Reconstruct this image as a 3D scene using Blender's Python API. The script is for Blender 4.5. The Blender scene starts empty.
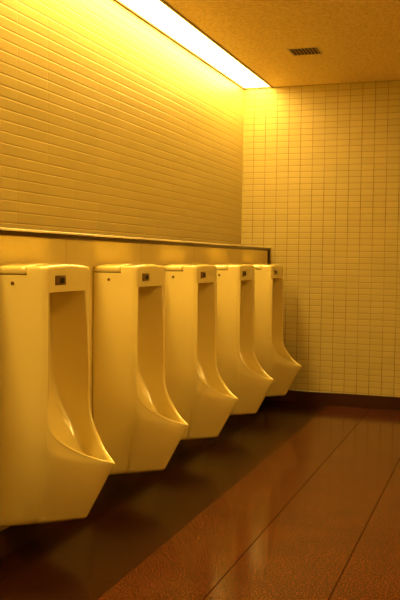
import bpy, bmesh, math
from mathutils import Vector, Matrix

sc = bpy.context.scene
COL = sc.collection
PI = math.pi

# ---------------------------------------------------------------- room sizes
H = 2.617            # ceiling height
HL = 1.2857          # height of the ledge on top of the projecting lower wall
DW = 0.244           # how far the upper left wall stands back
XR = 2.75            # right wall (behind / beside the camera)
YF = -8.6            # wall behind the camera
HB = 0.105           # baseboard height
XJ = 0.536           # dark floor strip in front of the urinals

# ---------------------------------------------------------------- helpers
def link_mesh(name, bm, mat, parent=None, smooth=None):
    me = bpy.data.meshes.new(name)
    bmesh.ops.recalc_face_normals(bm, faces=bm.faces)
    bm.to_mesh(me); bm.free()
    o = bpy.data.objects.new(name, me)
    COL.objects.link(o)
    for m in (mat if isinstance(mat, (list, tuple)) else [mat]):
        me.materials.append(m)
    if parent: o.parent = parent
    if smooth is not None:
        for p in me.polygons: p.use_smooth = True
        try: me.set_sharp_from_angle(angle=math.radians(smooth))
        except Exception: pass
    return o

def add_box(bm, x0, x1, y0, y1, z0, z1, bevel=0.0, seg=2):
    r = bmesh.ops.create_cube(bm, size=1.0)
    for v in r['verts']:
        v.co = Vector(((x0+x1)/2 + v.co.x*(x1-x0), (y0+y1)/2 + v.co.y*(y1-y0), (z0+z1)/2 + v.co.z*(z1-z0)))
    if bevel > 0:
        es = list({e for v in r['verts'] for e in v.link_edges})
        bmesh.ops.bevel(bm, geom=es, offset=bevel, segments=seg, profile=0.5, affect='EDGES')
    return bm

def box(*a, **k):
    return add_box(bmesh.new(), *a, **k)

def structure(o):
    o['kind'] = 'structure'; return o

# ---------------------------------------------------------------- materials
def new_mat(name):
    m = bpy.data.materials.new(name); m.use_nodes = True
    nt = m.node_tree; b = nt.nodes['Principled BSDF']
    return m, nt, b

def N(nt, typ, **kw):
    n = nt.nodes.new(typ)
    for k, v in kw.items(): setattr(n, k, v)
    return n

def simple(name, col, rough=0.4, metal=0.0, coat=0.0, noise=0.04, nscale=30):
    m, nt, b = new_mat(name)
    b.inputs['Roughness'].default_value = rough
    b.inputs['Metallic'].default_value = metal
    b.inputs['Coat Weight'].default_value = coat
    b.inputs['Coat Roughness'].default_value = 0.05
    tc = N(nt, 'ShaderNodeTexCoord'); no = N(nt, 'ShaderNodeTexNoise')
    no.inputs['Scale'].default_value = nscale
    nt.links.new(tc.outputs['Object'], no.inputs['Vector'])
    mx = N(nt, 'ShaderNodeMix', data_type='RGBA')
    mx.inputs['A'].default_value = (*[c*(1-noise) for c in col], 1)
    mx.inputs['B'].default_value = (*[min(1, c*(1+noise)) for c in col], 1)
    nt.links.new(no.outputs['Fac'], mx.inputs['Factor'])
    nt.links.new(mx.outputs['Result'], b.inputs['Base Color'])
    return m

def math_node(nt, op, a, b=None, c=None):
    n = N(nt, 'ShaderNodeMath', operation=op)
    for i, v in enumerate((a, b, c)):
        if v is None: continue
        if isinstance(v, (int, float)): n.inputs[i].default_value = v
        else: nt.links.new(v, n.inputs[i])
    return n.outputs[0]

def smooth(nt, v, a, b):           # 0 below a, 1 above b
    n = N(nt, 'ShaderNodeMapRange', interpolation_type='SMOOTHSTEP')
    n.inputs['From Min'].default_value = a; n.inputs['From Max'].default_value = b
    nt.links.new(v, n.inputs['Value'])
    return n.outputs['Result']

def tile_mat(name, uaxis, u0, v0, pu, pv, tile, grout, vert_amt, horiz_amt, bump, rough=0.35):
    m, nt, b = new_mat(name)
    tc = N(nt, 'ShaderNodeTexCoord'); sp = N(nt, 'ShaderNodeSeparateXYZ')
    nt.links.new(tc.outputs['Object'], sp.inputs[0])
    u = math_node(nt, 'SUBTRACT', sp.outputs[uaxis], u0)
    v = math_node(nt, 'SUBTRACT', sp.outputs['Z'], v0)
    du = math_node(nt, 'PINGPONG', u, pu/2)
    dv = math_node(nt, 'PINGPONG', v, pv/2)
    gu = math_node(nt, 'SUBTRACT', 1.0, smooth(nt, du, 0.0012, 0.0030))
    gv = math_node(nt, 'SUBTRACT', 1.0, smooth(nt, dv, 0.0012, 0.0030))
    # grout darkness varies from place to place (dirt)
    no = N(nt, 'ShaderNodeTexNoise'); no.inputs['Scale'].default_value = 1.6; no.inputs['Detail'].default_value = 3
    nt.links.new(tc.outputs['Object'], no.inputs['Vector'])
    nz = smooth(nt, no.outputs['Fac'], 0.36, 0.62)
    amt_u = math_node(nt, 'MULTIPLY_ADD', nz, vert_amt*0.7, vert_amt*0.5)
    gu2 = math_node(nt, 'MULTIPLY', gu, amt_u)
    gv2 = math_node(nt, 'MULTIPLY', gv, horiz_amt)
    g = math_node(nt, 'MAXIMUM', gu2, gv2)
    # every tile its own tone
    iu = math_node(nt, 'FLOOR', math_node(nt, 'DIVIDE', u, pu))
    iv = math_node(nt, 'FLOOR', math_node(nt, 'DIVIDE', v, pv))
    cb = N(nt, 'ShaderNodeCombineXYZ')
    nt.links.new(iu, cb.inputs[0]); nt.links.new(iv, cb.inputs[1])
    wn = N(nt, 'ShaderNodeTexWhiteNoise', noise_dimensions='2D')
    nt.links.new(cb.outputs[0], wn.inputs['Vector'])
    tone = N(nt, 'ShaderNodeMix', data_type='RGBA')
    tone.inputs['A'].default_value = (*[c*0.93 for c in tile], 1)
    tone.inputs['B'].default_value = (*tile, 1)
    nt.links.new(wn.outputs['Value'], tone.inputs['Factor'])
    mx = N(nt, 'ShaderNodeMix', data_type='RGBA')
    nt.links.new(g, mx.inputs['Factor']); nt.links.new(tone.outputs['Result'], mx.inputs['A'])
    mx.inputs['B'].default_value = (*grout, 1)
    nt.links.new(mx.outputs['Result'], b.inputs['Base Color'])
    # raised tiles with rounded edges, faint waviness of the glaze
    eu = smooth(nt, du, 0.0, 0.0050); ev = smooth(nt, dv, 0.0, 0.0055)
    fu = math_node(nt, 'MULTIPLY_ADD', eu, 0.5, 0.5)
    hgt = math_node(nt, 'MULTIPLY', fu, ev)
    n2 = N(nt, 'ShaderNodeTexNoise'); n2.inputs['Scale'].default_value = 90
    nt.links.new(tc.outputs['Object'], n2.inputs['Vector'])
    hgt = math_node(nt, 'MULTIPLY_ADD', n2.outputs['Fac'], 0.12, hgt)
    bp = N(nt, 'ShaderNodeBump'); bp.inputs['Distance'].default_value = bump
    bp.inputs['Strength'].default_value = 1.0
    nt.links.new(hgt, bp.inputs['Height']); nt.links.new(bp.outputs['Normal'], b.inputs['Normal'])
    b.inputs['Roughness'].default_value = rough
    b.inputs['Specular IOR Level'].default_value = 0.4
    return m

M_BACK = tile_mat('back_wall_tile', 'X', 0.051, 0.014, 0.1, 0.05, (0.53, 0.43, 0.165), (0.17, 0.085, 0.02), 0.85, 0.60, 0.0012)
M_LEFT = tile_mat('left_wall_tile', 'Y', 0.0, 0.044, 0.27, 0.0495, (0.57, 0.465, 0.17), (0.38, 0.26, 0.08), 0.10, 0.75, 0.0011)
M_SIDE = tile_mat('side_wall_tile', 'Y', 0.0, 0.014, 0.1, 0.05, (0.62, 0.50, 0.24), (0.2, 0.13, 0.05), 0.7, 0.6, 0.0016)

def panel_mat():
    m, nt, b = new_mat('cream_wall_panel')
    tc = N(nt, 'ShaderNodeTexCoord'); sp = N(nt, 'ShaderNodeSeparateXYZ')
    nt.links.new(tc.outputs['Object'], sp.inputs[0])
    u = math_node(nt, 'ADD', sp.outputs['Y'], 3.50)
    d = math_node(nt, 'PINGPONG', u, 0.4163)
    g = math_node(nt, 'SUBTRACT', 1.0, smooth(nt, d, 0.0015, 0.004))
    no = N(nt, 'ShaderNodeTexNoise'); no.inputs['Scale'].default_value = 7; no.inputs['Detail'].default_value = 5
    nt.links.new(tc.outputs['Object'], no.inputs['Vector'])
    a = N(nt, 'ShaderNodeMix', data_type='RGBA')
    a.inputs['A'].default_value = (0.68, 0.55, 0.20, 1); a.inputs['B'].default_value = (0.82, 0.68, 0.26, 1)
    nt.links.new(no.outputs['Fac'], a.inputs['Factor'])
    c = N(nt, 'ShaderNodeMix', data_type='RGBA')
    nt.links.new(math_node(nt, 'MULTIPLY', g, 0.5), c.inputs['Factor'])
    nt.links.new(a.outputs['Result'], c.inputs['A']); c.inputs['B'].default_value = (0.3, 0.2, 0.08, 1)
    nt.links.new(c.outputs['Result'], b.inputs['Base Color'])
    b.inputs['Roughness'].default_value = 0.3
    return m
M_PANEL = panel_mat()

def ceiling_mat():
    m, nt, b = new_mat('textured_ceiling_board')
    tc = N(nt, 'ShaderNodeTexCoord')
    vo = N(nt, 'ShaderNodeTexNoise'); vo.inputs['Scale'].default_value = 45; vo.inputs['Detail'].default_value = 6
    vo.inputs['Roughness'].default_value = 0.65
    nt.links.new(tc.outputs['Object'], vo.inputs['Vector'])
    s = smooth(nt, vo.outputs['Fac'], 0.38, 0.56)
    mx = N(nt, 'ShaderNodeMix', data_type='RGBA')
    mx.inputs['A'].default_value = (0.80, 0.62, 0.26, 1); mx.inputs['B'].default_value = (0.92, 0.74, 0.34, 1)
    nt.links.new(s, mx.inputs['Factor']); nt.links.new(mx.outputs['Result'], b.inputs['Base Color'])
    bp = N(nt, 'ShaderNodeBump'); bp.inputs['Distance'].default_value = 0.002
    nt.links.new(s, bp.inputs['Height']); nt.links.new(bp.outputs['Normal'], b.inputs['Normal'])
    b.inputs['Roughness'].default_value = 0.9
    return m
M_CEIL = ceiling_mat()

def granite(name, dark, mid, light, rough, joints, cross):
    m, nt, b = new_mat(name)
    tc = N(nt, 'ShaderNodeTexCoord'); sp = N(nt, 'ShaderNodeSeparateXYZ')
    nt.links.new(tc.outputs['Object'], sp.inputs[0])
    no = N(nt, 'ShaderNodeTexNoise'); no.inputs['Scale'].default_value = 150
    no.inputs['Detail'].default_value = 8; no.inputs['Roughness'].default_value = 0.75
    nt.links.new(tc.outputs['Object'], no.inputs['Vector'])
    cr = N(nt, 'ShaderNodeValToRGB')
    e = cr.color_ramp.elements
    e[0].position = 0.38; e[0].color = (*dark, 1)
    e[1].position = 0.63; e[1].color = (*light, 1)
    k = e.new(0.50); k.color = (*mid, 1)
    nt.links.new(no.outputs['Fac'], cr.inputs['Fac'])
    n3 = N(nt, 'ShaderNodeTexNoise'); n3.inputs['Scale'].default_value = 5; n3.inputs['Detail'].default_value = 5
    nt.links.new(tc.outputs['Object'], n3.inputs['Vector'])
    br = N(nt, 'ShaderNodeMix', data_type='RGBA', blend_type='MULTIPLY')
    br.inputs['Factor'].default_value = 1.0
    rr = N(nt, 'ShaderNodeMapRange')
    rr.inputs['From Min'].default_value = 0.3; rr.inputs['From Max'].default_value = 0.7
    rr.inputs['To Min'].default_value = 0.85; rr.inputs['To Max'].default_value = 1.15
    nt.links.new(n3.outputs['Fac'], rr.inputs['Value'])
    nt.links.new(cr.outputs['Color'], br.inputs['A']); nt.links.new(rr.outputs['Result'], br.inputs['B'])
    g = None
    for xj in joints:
        d = math_node(nt, 'ABSOLUTE', math_node(nt, 'SUBTRACT', sp.outputs['X'], xj))
        q = math_node(nt, 'SUBTRACT', 1.0, smooth(nt, d, 0.0016, 0.004))
        g = q if g is None else math_node(nt, 'MAXIMUM', g, q)
    if cross:
        d = math_node(nt, 'PINGPONG', math_node(nt, 'ADD', sp.outputs['Y'], 1.36), 0.4535)
        q = math_node(nt, 'SUBTRACT', 1.0, smooth(nt, d, 0.0016, 0.006))
        q = math_node(nt, 'MULTIPLY', q, 0.35)
        g = q if g is None else math_node(nt, 'MAXIMUM', g, q)
    mx = N(nt, 'ShaderNodeMix', data_type='RGBA')
    mx.inputs['B'].default_value = (0.02, 0.008, 0.004, 1)
    nt.links.new(br.outputs['Result'], mx.inputs['A'])
    b.inputs['Specular Tint'].default_value = (1.0, 0.42, 0.2, 1)
    if g is not None:
        nt.links.new(math_node(nt, 'MULTIPLY', g, 0.85), mx.inputs['Factor'])
        sv = math_node(nt, 'MULTIPLY', math_node(nt, 'SUBTRACT', 1.0, g), 0.30)
        nt.links.new(sv, b.inputs['Specular IOR Level'])
    else: mx.inputs['Factor'].default_value = 0
    nt.links.new(mx.outputs['Result'], b.inputs['Base Color'])
    rg = N(nt, 'ShaderNodeMapRange')
    rg.inputs['To Min'].default_value = rough*0.7; rg.inputs['To Max'].default_value = rough*1.4
    nt.links.new(no.outputs['Fac'], rg.inputs['Value'])
    nt.links.new(rg.outputs['Result'], b.inputs['Roughness'])
    bp = N(nt, 'ShaderNodeBump'); bp.inputs['Distance'].default_value = 0.0005; bp.inputs['Strength'].default_value = 0.3
    nt.links.new(n3.outputs['Fac'], bp.inputs['Height']); nt.links.new(bp.outputs['Normal'], b.inputs['Normal'])
    return m
M_FLOOR = granite('reddish_granite', (0.008, 0.001, 0.0005), (0.040, 0.008, 0.002), (0.30, 0.085, 0.028), 0.13, (0.877, 1.2845, 1.692, 2.1, 2.5), True)
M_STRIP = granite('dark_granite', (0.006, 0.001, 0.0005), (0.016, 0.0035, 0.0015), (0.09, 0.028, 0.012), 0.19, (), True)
M_STRIP.node_tree.nodes['Principled BSDF'].inputs['IOR'].default_value = 1.36
M_FLOOR.node_tree.nodes['Principled BSDF'].inputs['IOR'].default_value = 1.42

M_CERAMIC = simple('glazed_ceramic', (0.87, 0.74, 0.30), 0.16, coat=1.0, noise=0.015, nscale=6)
M_CERAMIC.node_tree.nodes['Principled BSDF'].inputs['Coat Roughness'].default_value = 0.04
M_BROWN = simple('dark_brown_metal', (0.07, 0.03, 0.012), 0.28, metal=0.5)
M_FRONT = simple('dark_wood_wall', (0.16, 0.09, 0.04), 0.5)
M_NOSE = simple('pale_nosing_metal', (0.85, 0.76, 0.55), 0.25)
M_BASE = simple('dark_polished_base', (0.045, 0.014, 0.008), 0.25)
M_SENSOR = simple('brown_sensor_plate', (0.20, 0.11, 0.04), 0.3, metal=0.4)
M_LENS = simple('dark_sensor_lens', (0.012, 0.006, 0.004), 0.08)
M_SCREW = simple('screw_metal', (0.22, 0.12, 0.05), 0.3, metal=0.8)
M_WSCREW = simple('pale_screw_cap', (0.85, 0.8, 0.6), 0.2)
M_LFRAME = simple('lamp_frame_metal', (0.16, 0.08, 0.03), 0.4, metal=0.3)
M_VENT = simple('vent_metal', (0.22, 0.07, 0.03), 0.5)
M_VENTF = simple('vent_frame_paint', (0.72, 0.60, 0.36), 0.5)
M_DARK = simple('dark_duct', (0.03, 0.012, 0.006), 0.8)

def emit(name, col, s):
    m, nt, b = new_mat(name)
    b.inputs['Base Color'].default_value = (0.8, 0.75, 0.6, 1)
    b.inputs['Emission Color'].default_value = (*col, 1)
    b.inputs['Emission Strength'].default_value = s
    return m
LIGHT_COL = (1.0, 0.62, 0.13)
M_LIGHT = emit('lit_lamp_diffuser', LIGHT_COL, 25.0)
M_LIGHT2 = emit('lit_lamp_diffuser_dim', LIGHT_COL, 24.0)

# ---------------------------------------------------------------- the room
bm = bmesh.new()
fl = link_mesh('floor', box(XJ, XR, YF, 0, -0.06, 0), M_FLOOR); structure(fl)
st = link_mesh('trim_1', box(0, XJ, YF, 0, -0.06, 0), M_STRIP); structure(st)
structure(link_mesh('ceiling', add_box(add_box(box(0.012, XR, YF, 0, H, H+0.08), -DW, 0.012, YF, 0, H+0.07, H+0.15), -DW, 0.012, YF, -7.9, H, H+0.07), M_CEIL))
structure(link_mesh('wall_back', box(-DW-0.1, XR, 0, 0.1, 0, H+0.15), M_BACK))
structure(link_mesh('wall_left', box(-DW-0.1, -DW, YF, 0, 0, H+0.15), M_LEFT))
structure(link_mesh('wall_lower_left', box(-DW, 0, YF, 0, 0, HL-0.024), M_PANEL))
structure(link_mesh('wall_right', box(XR, XR+0.1, YF, 0, 0, H+0.08), M_SIDE))
structure(link_mesh('wall_front', box(-DW-0.1, XR+0.1, YF-0.1, YF, 0, H+0.15), M_FRONT))
# ledge cap and the dark end strip where the projecting wall meets the back wall
structure(link_mesh('trim_2', add_box(box(-DW, 0.010, YF, 0, HL-0.024, HL, 0.0045, 3), 0.0, 0.009, -0.045, 0, 0.12, HL-0.020, 0.002, 1), M_BROWN, smooth=40))
structure(link_mesh('trim_3', box(-0.03, 0.0145, YF, 0, HL-0.004, HL+0.006, 0.0045, 4), M_NOSE, smooth=50))
structure(link_mesh('baseboard_back', box(0.0, XR, -0.012, 0, 0, HB, 0.002, 1), M_BASE))
structure(link_mesh('baseboard_left', box(0.0, 0.008, YF, -0.012, 0, HB), M_BASE))

# ---------------------------------------------------------------- long ceiling lamp
YL = -7.9           # where the lamp ends, out of the picture
def make_lamp(x0, x1, y0, y1, label, mat, z=H):
    lamp = bpy.data.objects.new('ceiling_light', None); COL.objects.link(lamp)
    lamp.location = ((x0+x1)/2, (y0+y1)/2, z)
    lamp['label'] = label; lamp['category'] = 'light'
    inv = Matrix.Translation(-lamp.location)
    def lamp_part(name, bm, mat):
        bmesh.ops.transform(bm, matrix=inv, verts=bm.verts)
        return link_mesh(name, bm, mat, lamp)
    a, b = x0+0.016, x1-0.018
    up = 0.06 if z == H and x0 < 0 else 0.012
    lamp_part('diffuser', box(a, b, y0+0.01, y1-0.012, z+(0.004 if up > .02 else -0.004), z+0.012), mat)
    fr = box(x0, a, y0, y1, z-0.006, z+up)
    add_box(fr, b, x1, y0, y1, z-0.006, z+up)
    add_box(fr, a, b, y1-0.011, y1, z-0.006, z+up)
    add_box(fr, a, b, y0, y0+0.010, z-0.006, z+up)
    lamp_part('frame', fr, M_LFRAME)
make_lamp(-DW, 0.012, YL, 0, 'long glowing white strip lamp recessed in the ceiling above the ledge', M_LIGHT)
make_lamp(2.30, 2.55, -5.4, -2.2, 'shorter strip lamp in the ceiling on the side of the room opposite the urinals', M_LIGHT2)

# ---------------------------------------------------------------- ceiling vent
VX, VY = 0.520, -1.10
vent = bpy.data.objects.new('ceiling_vent', None); COL.objects.link(vent)
vent.location = (VX, VY, H)
vent['label'] = 'small brown slatted air vent set in the textured ceiling'
vent['category'] = 'vent'
f = bmesh.new(); w, l, t = 0.106, 0.098, 0.008
for a in ((-w, w, -l, -l+t), (-w, w, l-t, l), (-w, -w+t, -l+t, l-t), (w-t, w, -l+t, l-t)):
    add_box(f, *a, -0.005, 0.0)
link_mesh('vent_frame', f, M_VENTF, vent)
link_mesh('backing', box(-w+t, w-t, -l+t, l-t, -0.0015, 0.0), M_DARK, vent)
ns = 8
for i in range(ns):
    x = -w+t + (i+0.5)*(2*(w-t))/ns
    s = bmesh.new(); add_box(s, -0.0065, 0.0065, -l+t, l-t, -0.0009, 0.0009)
    bmesh.ops.transform(s, matrix=Matrix.Translation((x, 0, -0.0048)) @ Matrix.Rotation(math.radians(20), 4, 'Y'), verts=s.verts)
    link_mesh('slat', s, M_VENT, vent)

# ---------------------------------------------------------------- urinal
ZH = 1.047           # underside of the header above the opening
RIM = [  # z, x, half width, wall thickness
 (1.047,.2120,.1735), (.950,.2120,.1735), (.850,.2120,.1735), (.750,.2120,.1735), (.650,.2125,.1735),
 (.600,.2135,.1731), (.550,.2175,.1713), (.520,.2260,.1668), (.500,.2360,.1600), (.485,.2460,.1520),
 (.470,.2580,.1410), (.455,.2720,.1300), (.440,.2890,.1150), (.430,.3000,.1050), (.420,.3130,.0940),
 (.410,.3280,.0800), (.400,.3450,.0640), (.390,.3640,.0460), (.382,.3845,.0290), (.376,.4010,.0130), (.3735,.4110,.0)]
CEN = [(.035,1.047),(.035,.95),(.035,.85),(.036,.76),(.042,.68),(.058,.63),(.080,.58),(.105,.53),(.130,.487),(.155,.447),
 (.180,.410),(.205,.376),(.230,.350),(.255,.335),(.280,.327),(.305,.326),(.330,.332),(.352,.343),(.370,.354),(.383,.363),(.391,.368)]
def hw_side(x):      # half width of the body, a little broader at the wall
    return .1825 + .022*max(0, 1-x/.185)**1.3
SIDE = [(0, hw_side(0)-.012, 1.112), (.002, hw_side(.002)-.006, 1.112), (.006, hw_side(.006)-.002, 1.112)] + \
 [(x, hw_side(x), 1.112) for x in (.012, .03, .05, .07, .09, .115, .1365)] + \
 [(x, hw_side(x), 1.047) for x in (.1370, .150, .165, .178, .190)] + [(.200,.1812,1.047),(.207,.1782,1.047)]
SM = [(0,9),(.150,hw_side(.150)),(.165,.1830),(.178,.1815),(.190,.1795),(.200,.1774),(.207,.1754),(.212,.1737),(.2135,.1731),(.2175,.1713),(.226,.1668),(.236,.1600),(.246,.1520)]
def hw_low(x, h):    # below the opening the corner melts into the prow
    if x < .150 or x >= .246: return h
    for (a, p), (b, q) in zip(SM[1:-1], SM[2:]):
        if a <= x <= b: return p+(q-p)*(x-a)/(b-a)
    return h
ZB = 0.135

def spow(v, p): return math.copysign(abs(v)**p, v)

def body_bm():
    bm = bmesh.new()
    nr = len(RIM)
    # ---- full outline from +side rear, round the prow, to -side rear
    half = [(x, h, z, 0) for x, h, z in SIDE] + [(x, h, z, 1) for z, x, h in RIM]
    full = [(x, h, z, k) for x, h, z, k in half] + [(x, -h, z, k) for x, h, z, k in reversed(half[:-1])]
    NV = 44
    cols = []
    for (x, h, zt, k) in full:
        tip = abs(h) < 1e-6
        z0 = .3735 if tip else min(.46, .3735 + .45*max(0, zt-.3735))
        hb = 1 - .30*min(1, x/.2)**1.5
        col = []
        for i in range(NV+1):
            if i == 0: z, sh = ZB, .012
            elif i == 1: z, sh = ZB+.0035, .0045
            else:
                z = ZB+.012 + (zt-ZB-.012)*((i-2)/(NV-2)); sh = 0
            t = max(0, (z0-z)/(z0-ZB))
            t = t if tip else t**(1.0+.25*min(1, abs(h)/.05))
            k2 = max(0, min(1, (.66-z)/.13)); k2 = k2*k2*(3-2*k2)
            hh = h if h == 0 else math.copysign(abs(h)*(1-k2)+hw_low(x, abs(h))*k2, h)
            if i == NV: hh = h
            px = x*(1-.31*t); ph = hh*(1-(1-hb)*t)
            if sh:
                px = max(0, px - sh*(x/.25 if x > .02 else 0)); ph = ph - math.copysign(min(abs(ph), sh), ph) if ph else 0
            col.append(bm.verts.new((px, ph, z)))
        cols.append(col)
    for a, b in zip(cols[:-1], cols[1:]):
        for i in range(NV):
            bm.faces.new((a[i], b[i], b[i+1], a[i+1]))
    bm.faces.new([c[0] for c in cols])                       # underside
    # rear plate
    a, b = cols[0], cols[-1]
    for i in range(NV): bm.faces.new((b[i], a[i], a[i+1], b[i+1]))
    # ---- rim strip
    ns_ = len(SIDE)
    rim_cols = [cols[ns_+j][-1] for j in range(nr)] + [cols[len(full)-1-ns_-j][-1] for j in range(nr-2, -1, -1)]
    path = [(Vector((x, h, z))) for z, x, h in RIM] + [Vector((x, -h, z)) for z, x, h in reversed(RIM[:-1])]
    n = len(path)
    inner = []; mids = []
    for j in range(n):
        P = path[j]; s = 1 if j < nr-1 else (-1 if j > nr-1 else 0)
        A = path[max(0, j-1)]; B = path[min(n-1, j+1)]
        T = (B-A)
        jj = j if j < nr else n-1-j
        z = P.z
        # plan normal, inward
        d = Vector((T.x, T.y))
        if z > .62 or d.length < 1e-5: inn = Vector((0, -s, 0))
        else:
            d.normalize(); inn = Vector((d.y, -d.x, 0))
            if inn.x > 0 or (s and inn.y*s > 0): inn = -inn
            if s == 0: inn = Vector((-1, 0, 0))
        # wall thickness: broad corner at the top, thin lip lower down
        top = max(0, min(1, (z-.70)/(.347)))
        th = (.0165 if s >= 0 else .0155) + ((.036 if s > 0 else .004) * top**1.4)
        # direction the rim faces: across the path, in the plane of (x,z)
        Ts = Vector((abs(T.x), 0, -abs(T.z)))
        if Ts.length < 1e-6: Ts = Vector((0, 0, -1))
        Ts.normalize(); nrm = Vector((-Ts.z, 0, Ts.x))
        q = P + inn*th
        if s and q.y*s < 0: q.y = 0
        if s == 0: q.y = 0
        mids.append([P + inn*th*(1-math.cos(a*PI/9))/2 + nrm*.0075*math.sin(a*PI/9) for a in range(1, 9)])
        for mm in mids[-1]:
            if s and mm.y*s < 0: mm.y = 0
        inner.append(q)
    rows = [rim_cols] + [[bm.verts.new(m[k]) for m in mids] for k in range(8)] + [[bm.verts.new(q) for q in inner]]
    for r0, r1 in zip(rows[:-1], rows[1:]):
        for j in range(n-1):
            bm.faces.new((r0[j], r0[j+1], r1[j+1], r1[j]))
    # ---- inner basin: sections from the right rim, round the back, to the left rim
    K = 40
    secs = []
    for j in range(nr):
        Rr = inner[j]; Lr = inner[n-1-j]; cx, cz = CEN[j]
        f = j/(nr-1)
        e = 2/(8.0 - 3.0*min(1, max(0, (f-.3)/.7)))
        sec = []
        for k in range(K+1):
            a = PI*k/K
            c = spow(math.cos(a), e); s_ = spow(math.sin(a), e)
            yy = (Rr.y+Lr.y)/2 + (Rr.y-Lr.y)/2*c
            if k == 0: sec.append(rows[-1][j]); continue
            if k == K: sec.append(rows[-1][n-1-j]); continue
            x = Rr.x + (cx-Rr.x)*s_; z = Rr.z + (cz-Rr.z)*s_
            if j == nr-1:
                sec.append(rows[-1][nr-1]); continue
            sec.append(bm.verts.new((x, yy, z)))
        secs.append(sec)
    for j in range(nr-1):
        for k in range(K):
            q = [secs[j][k], secs[j][k+1], secs[j+1][k+1], secs[j+1][k]]
            u = []
            for v in q:
                if v not in u: u.append(v)
            if len(u) >= 3:
                try: bm.faces.new(u)
                except ValueError: pass
    # ---- ceiling of the recess, plate under the cover
    add_box(bm, .004, .140, -.172, .172, ZH, 1.110)
    # ---- header with crowned top and rounded front edges
    def prof(s, hwx=.1825):
        pts = []
        hw = hwx - s; rr = .012
        top = lambda h: 1.155 - .010*(abs(h)/.178)**2.6 - s*.9
        pts.append((hw, ZH)); pts.append((hw, 1.075)); pts.append((hw, 1.110))
        zt = top(hw-rr)
        for k in range(5):
            a = k/4*PI/2
            pts.append((hw-rr+rr*math.cos(a), zt-rr+rr*math.sin(a)))
        m = 14
        for k in range(1, m):
            h = (hw-rr)*(1-2*k/m); pts.append((h, top(h)))
        for k in range(5):
            a = PI/2 + k/4*PI/2
            pts.append((-(hw-rr)+rr*math.cos(a), zt-rr+rr*math.sin(a)))
        pts += [(-hw, 1.110), (-hw, 1.075), (-hw, ZH)]
        return pts
    rings = []
    for x, s in ((.1375, 0), (.150, 0), (.165, 0), (.178, 0), (.190, 0), (.2000, .0016), (.2070, .0049), (.2115, .0095), (.2140, .0150), (.2150, .022)):
        rings.append([bm.verts.new((x, y, z)) for y, z in prof(s, hw_side(x) if x < .19 else .1825)])
    for a, b in zip(rings[:-1], rings[1:]):
        for k in range(len(a)-1):
            bm.faces.new((a[k], a[k+1], b[k+1], b[k]))
        bm.faces.new((a[-1], a[0], b[0], b[-1]))
    bm.faces.new(rings[0]); bm.faces.new(rings[-1])
    return bm

def lid_bm():
    bm = bmesh.new()
    def prof(s, x):
        hw = hw_side(x)+.0006 - s; rr = .014
        top = lambda h: 1.156 - .010*(abs(h)/.178)**2.6 - s
        zt = top(hw-rr); b = 1.1155 + s*.4
        pts = [(hw-.002, b), (hw, b+.002)]
        for k in range(6):
            a = k/5*PI/2
            pts.append((hw-rr+rr*math.cos(a), zt-rr+rr*math.sin(a)))
        for k in range(1, 14):
            h = (hw-rr)*(1-2*k/14); pts.append((h, top(h)))
        for k in range(6):
            a = PI/2 + k/5*PI/2
            pts.append((-(hw-rr)+rr*math.cos(a), zt-rr+rr*math.sin(a)))
        pts += [(-hw, b+.002), (-hw+.002, b)]
        return pts
    rings = [[bm.verts.new((x, y, z)) for y, z in prof(s, x)] for x, s in
             ((0, .010), (.002, .006), (.006, .0025), (.012, 0), (.03, 0), (.05, 0), (.07, 0), (.09, 0), (.11, 0), (.128, 0), (.1320, .0012), (.1345, .004))]
    for a, b in zip(rings[:-1], rings[1:]):
        for k in range(len(a)):
            bm.faces.new((a[k], a[(k+1) % len(a)], b[(k+1) % len(a)], b[k]))
    bm.faces.new(rings[0]); bm.faces.new(rings[-1])
    return bm

def disc_bm(c, r, d, axis='Y', dome=.3, seg=16):
    bm = bmesh.new()
    rings = []
    for rr, dd in ((r, 0), (r, d*.6), (r*.8, d*.95), (r*.35, d)):
        ring = []
        for k in range(seg):
            a = 2*PI*k/seg
            u, v = rr*math.cos(a), rr*math.sin(a)
            ring.append(bm.verts.new((c[0]+u, c[1]-dd, c[2]+v) if axis == 'Y' else (c[0]+dd, c[1]+u, c[2]+v)))
        rings.append(ring)
    for a, b in zip(rings[:-1], rings[1:]):
        for k in range(seg): bm.faces.new((a[k], a[(k+1) % seg], b[(k+1) % seg], b[k]))
    bm.faces.new(rings[0]); bm.faces.new(rings[-1])
    return bm

def make_urinal():
    root = bpy.data.objects.new('urinal', None); COL.objects.link(root)
    link_mesh('bowl', body_bm(), M_CERAMIC, root, smooth=62)
    link_mesh('top_cover', lid_bm(), M_CERAMIC, root, smooth=45)
    sp_ = link_mesh('sensor_plate', box(.2135, .2185, -.118, -.042, 1.0735, 1.1105, .002, 2), M_SENSOR, root, smooth=40)
    sp_['label'] = 'brown sensor plate'
    ln = link_mesh('sensor_lens', box(.2175, .2205, -.090, -.058, 1.0810, 1.1020, .0012, 1), M_LENS, sp_, smooth=40)
    ln['label'] = 'dark square sensor window'
    sc_ = link_mesh('screw', disc_bm((.080, -hw_side(.080), 1.080), .0075, .003), M_SCREW, root, smooth=40)
    sc_['label'] = 'small dark screw head'
    s2 = link_mesh('screw_cap', disc_bm((.175, -.129, .168), .0035, .004), M_WSCREW, root, smooth=40)
    s2['label'] = 'tiny pale screw cap'
    for o in [sp_, ln, sc_, s2] + [q for q in bpy.data.objects if q.parent == root and q not in (sp_, sc_, s2)]: widen(o)
    return root

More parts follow.
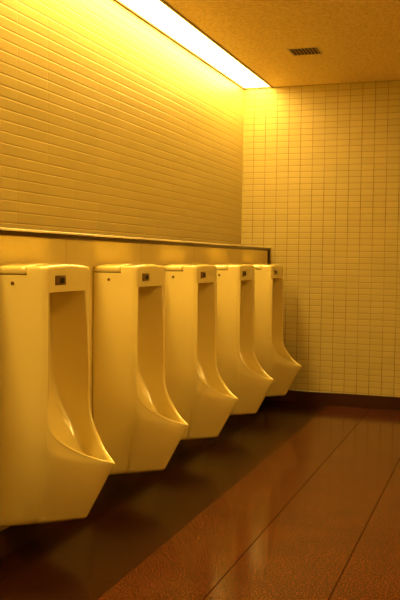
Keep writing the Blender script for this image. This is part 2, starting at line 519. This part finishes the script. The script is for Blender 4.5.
def widen(o):           # the near side of the body is a touch broader than the far side
    for v in o.data.vertices:
        t = max(0, min(1, (-v.co.y-.08)/.09)); t = t*t*(3-2*t)
        v.co.y -= .014*t
        k = max(0, min(1, (v.co.z-.40)/.16)); v.co.y -= .007*k*k*(3-2*k)
labels = [
 'cream ceramic wall-hung urinal nearest the camera, cut off by the left edge',
 'cream ceramic wall-hung urinal, second nearest the camera, just beyond the cut-off one',
 'cream ceramic wall-hung urinal in the middle of the row of five',
 'cream ceramic wall-hung urinal, second from the tiled back wall',
 'cream ceramic wall-hung urinal farthest away, beside the tiled back wall',
]
proto = make_urinal()
def copy_tree(o, parent=None):
    c = o.copy(); COL.objects.link(c); c.parent = parent
    for ch in [q for q in bpy.data.objects if q.parent == o]:
        copy_tree(ch, c)
    return c
YC = [-3.8484, -3.0158, -2.1831, -1.3505, -0.5179]
for i, y in enumerate(YC):
    u = proto if i == 0 else copy_tree(proto)
    u.location = (0.0, y, 0.0)
    u['label'] = labels[i]; u['category'] = 'urinal'; u['group'] = 'urinals in a row along the left wall'

# ---------------------------------------------------------------- world
w = bpy.data.worlds.new('World'); sc.world = w; w.use_nodes = True
w.node_tree.nodes['Background'].inputs['Color'].default_value = (0, 0, 0, 1)
w.node_tree.nodes['Background'].inputs['Strength'].default_value = 0

# ---------------------------------------------------------------- camera
cd = bpy.data.cameras.new('camera'); cam = bpy.data.objects.new('camera', cd); COL.objects.link(cam)
R = Vector((0.94223203, 0.33467613, 0.01380922))
U = Vector((-0.02897679, 0.04036947, 0.99876456))
F = Vector((-0.33370519, 0.94146811, -0.04773525))
m = Matrix((R, U, -F)).transposed().to_4x4()
m.translation = Vector((1.80705476, -6.81090477, 1.17789067))
cam.matrix_world = m
cd.sensor_fit = 'HORIZONTAL'; cd.sensor_width = 24.0; cd.lens = 24.0*837.96/400
cd.clip_start = 0.05
sc.camera = cam

vs = sc.view_settings
sc.display_settings.display_device = 'sRGB'
vs.view_transform = 'Standard'; vs.look = 'None'; vs.gamma = 1.0; vs.use_curve_mapping = False
vs.exposure = 0.07
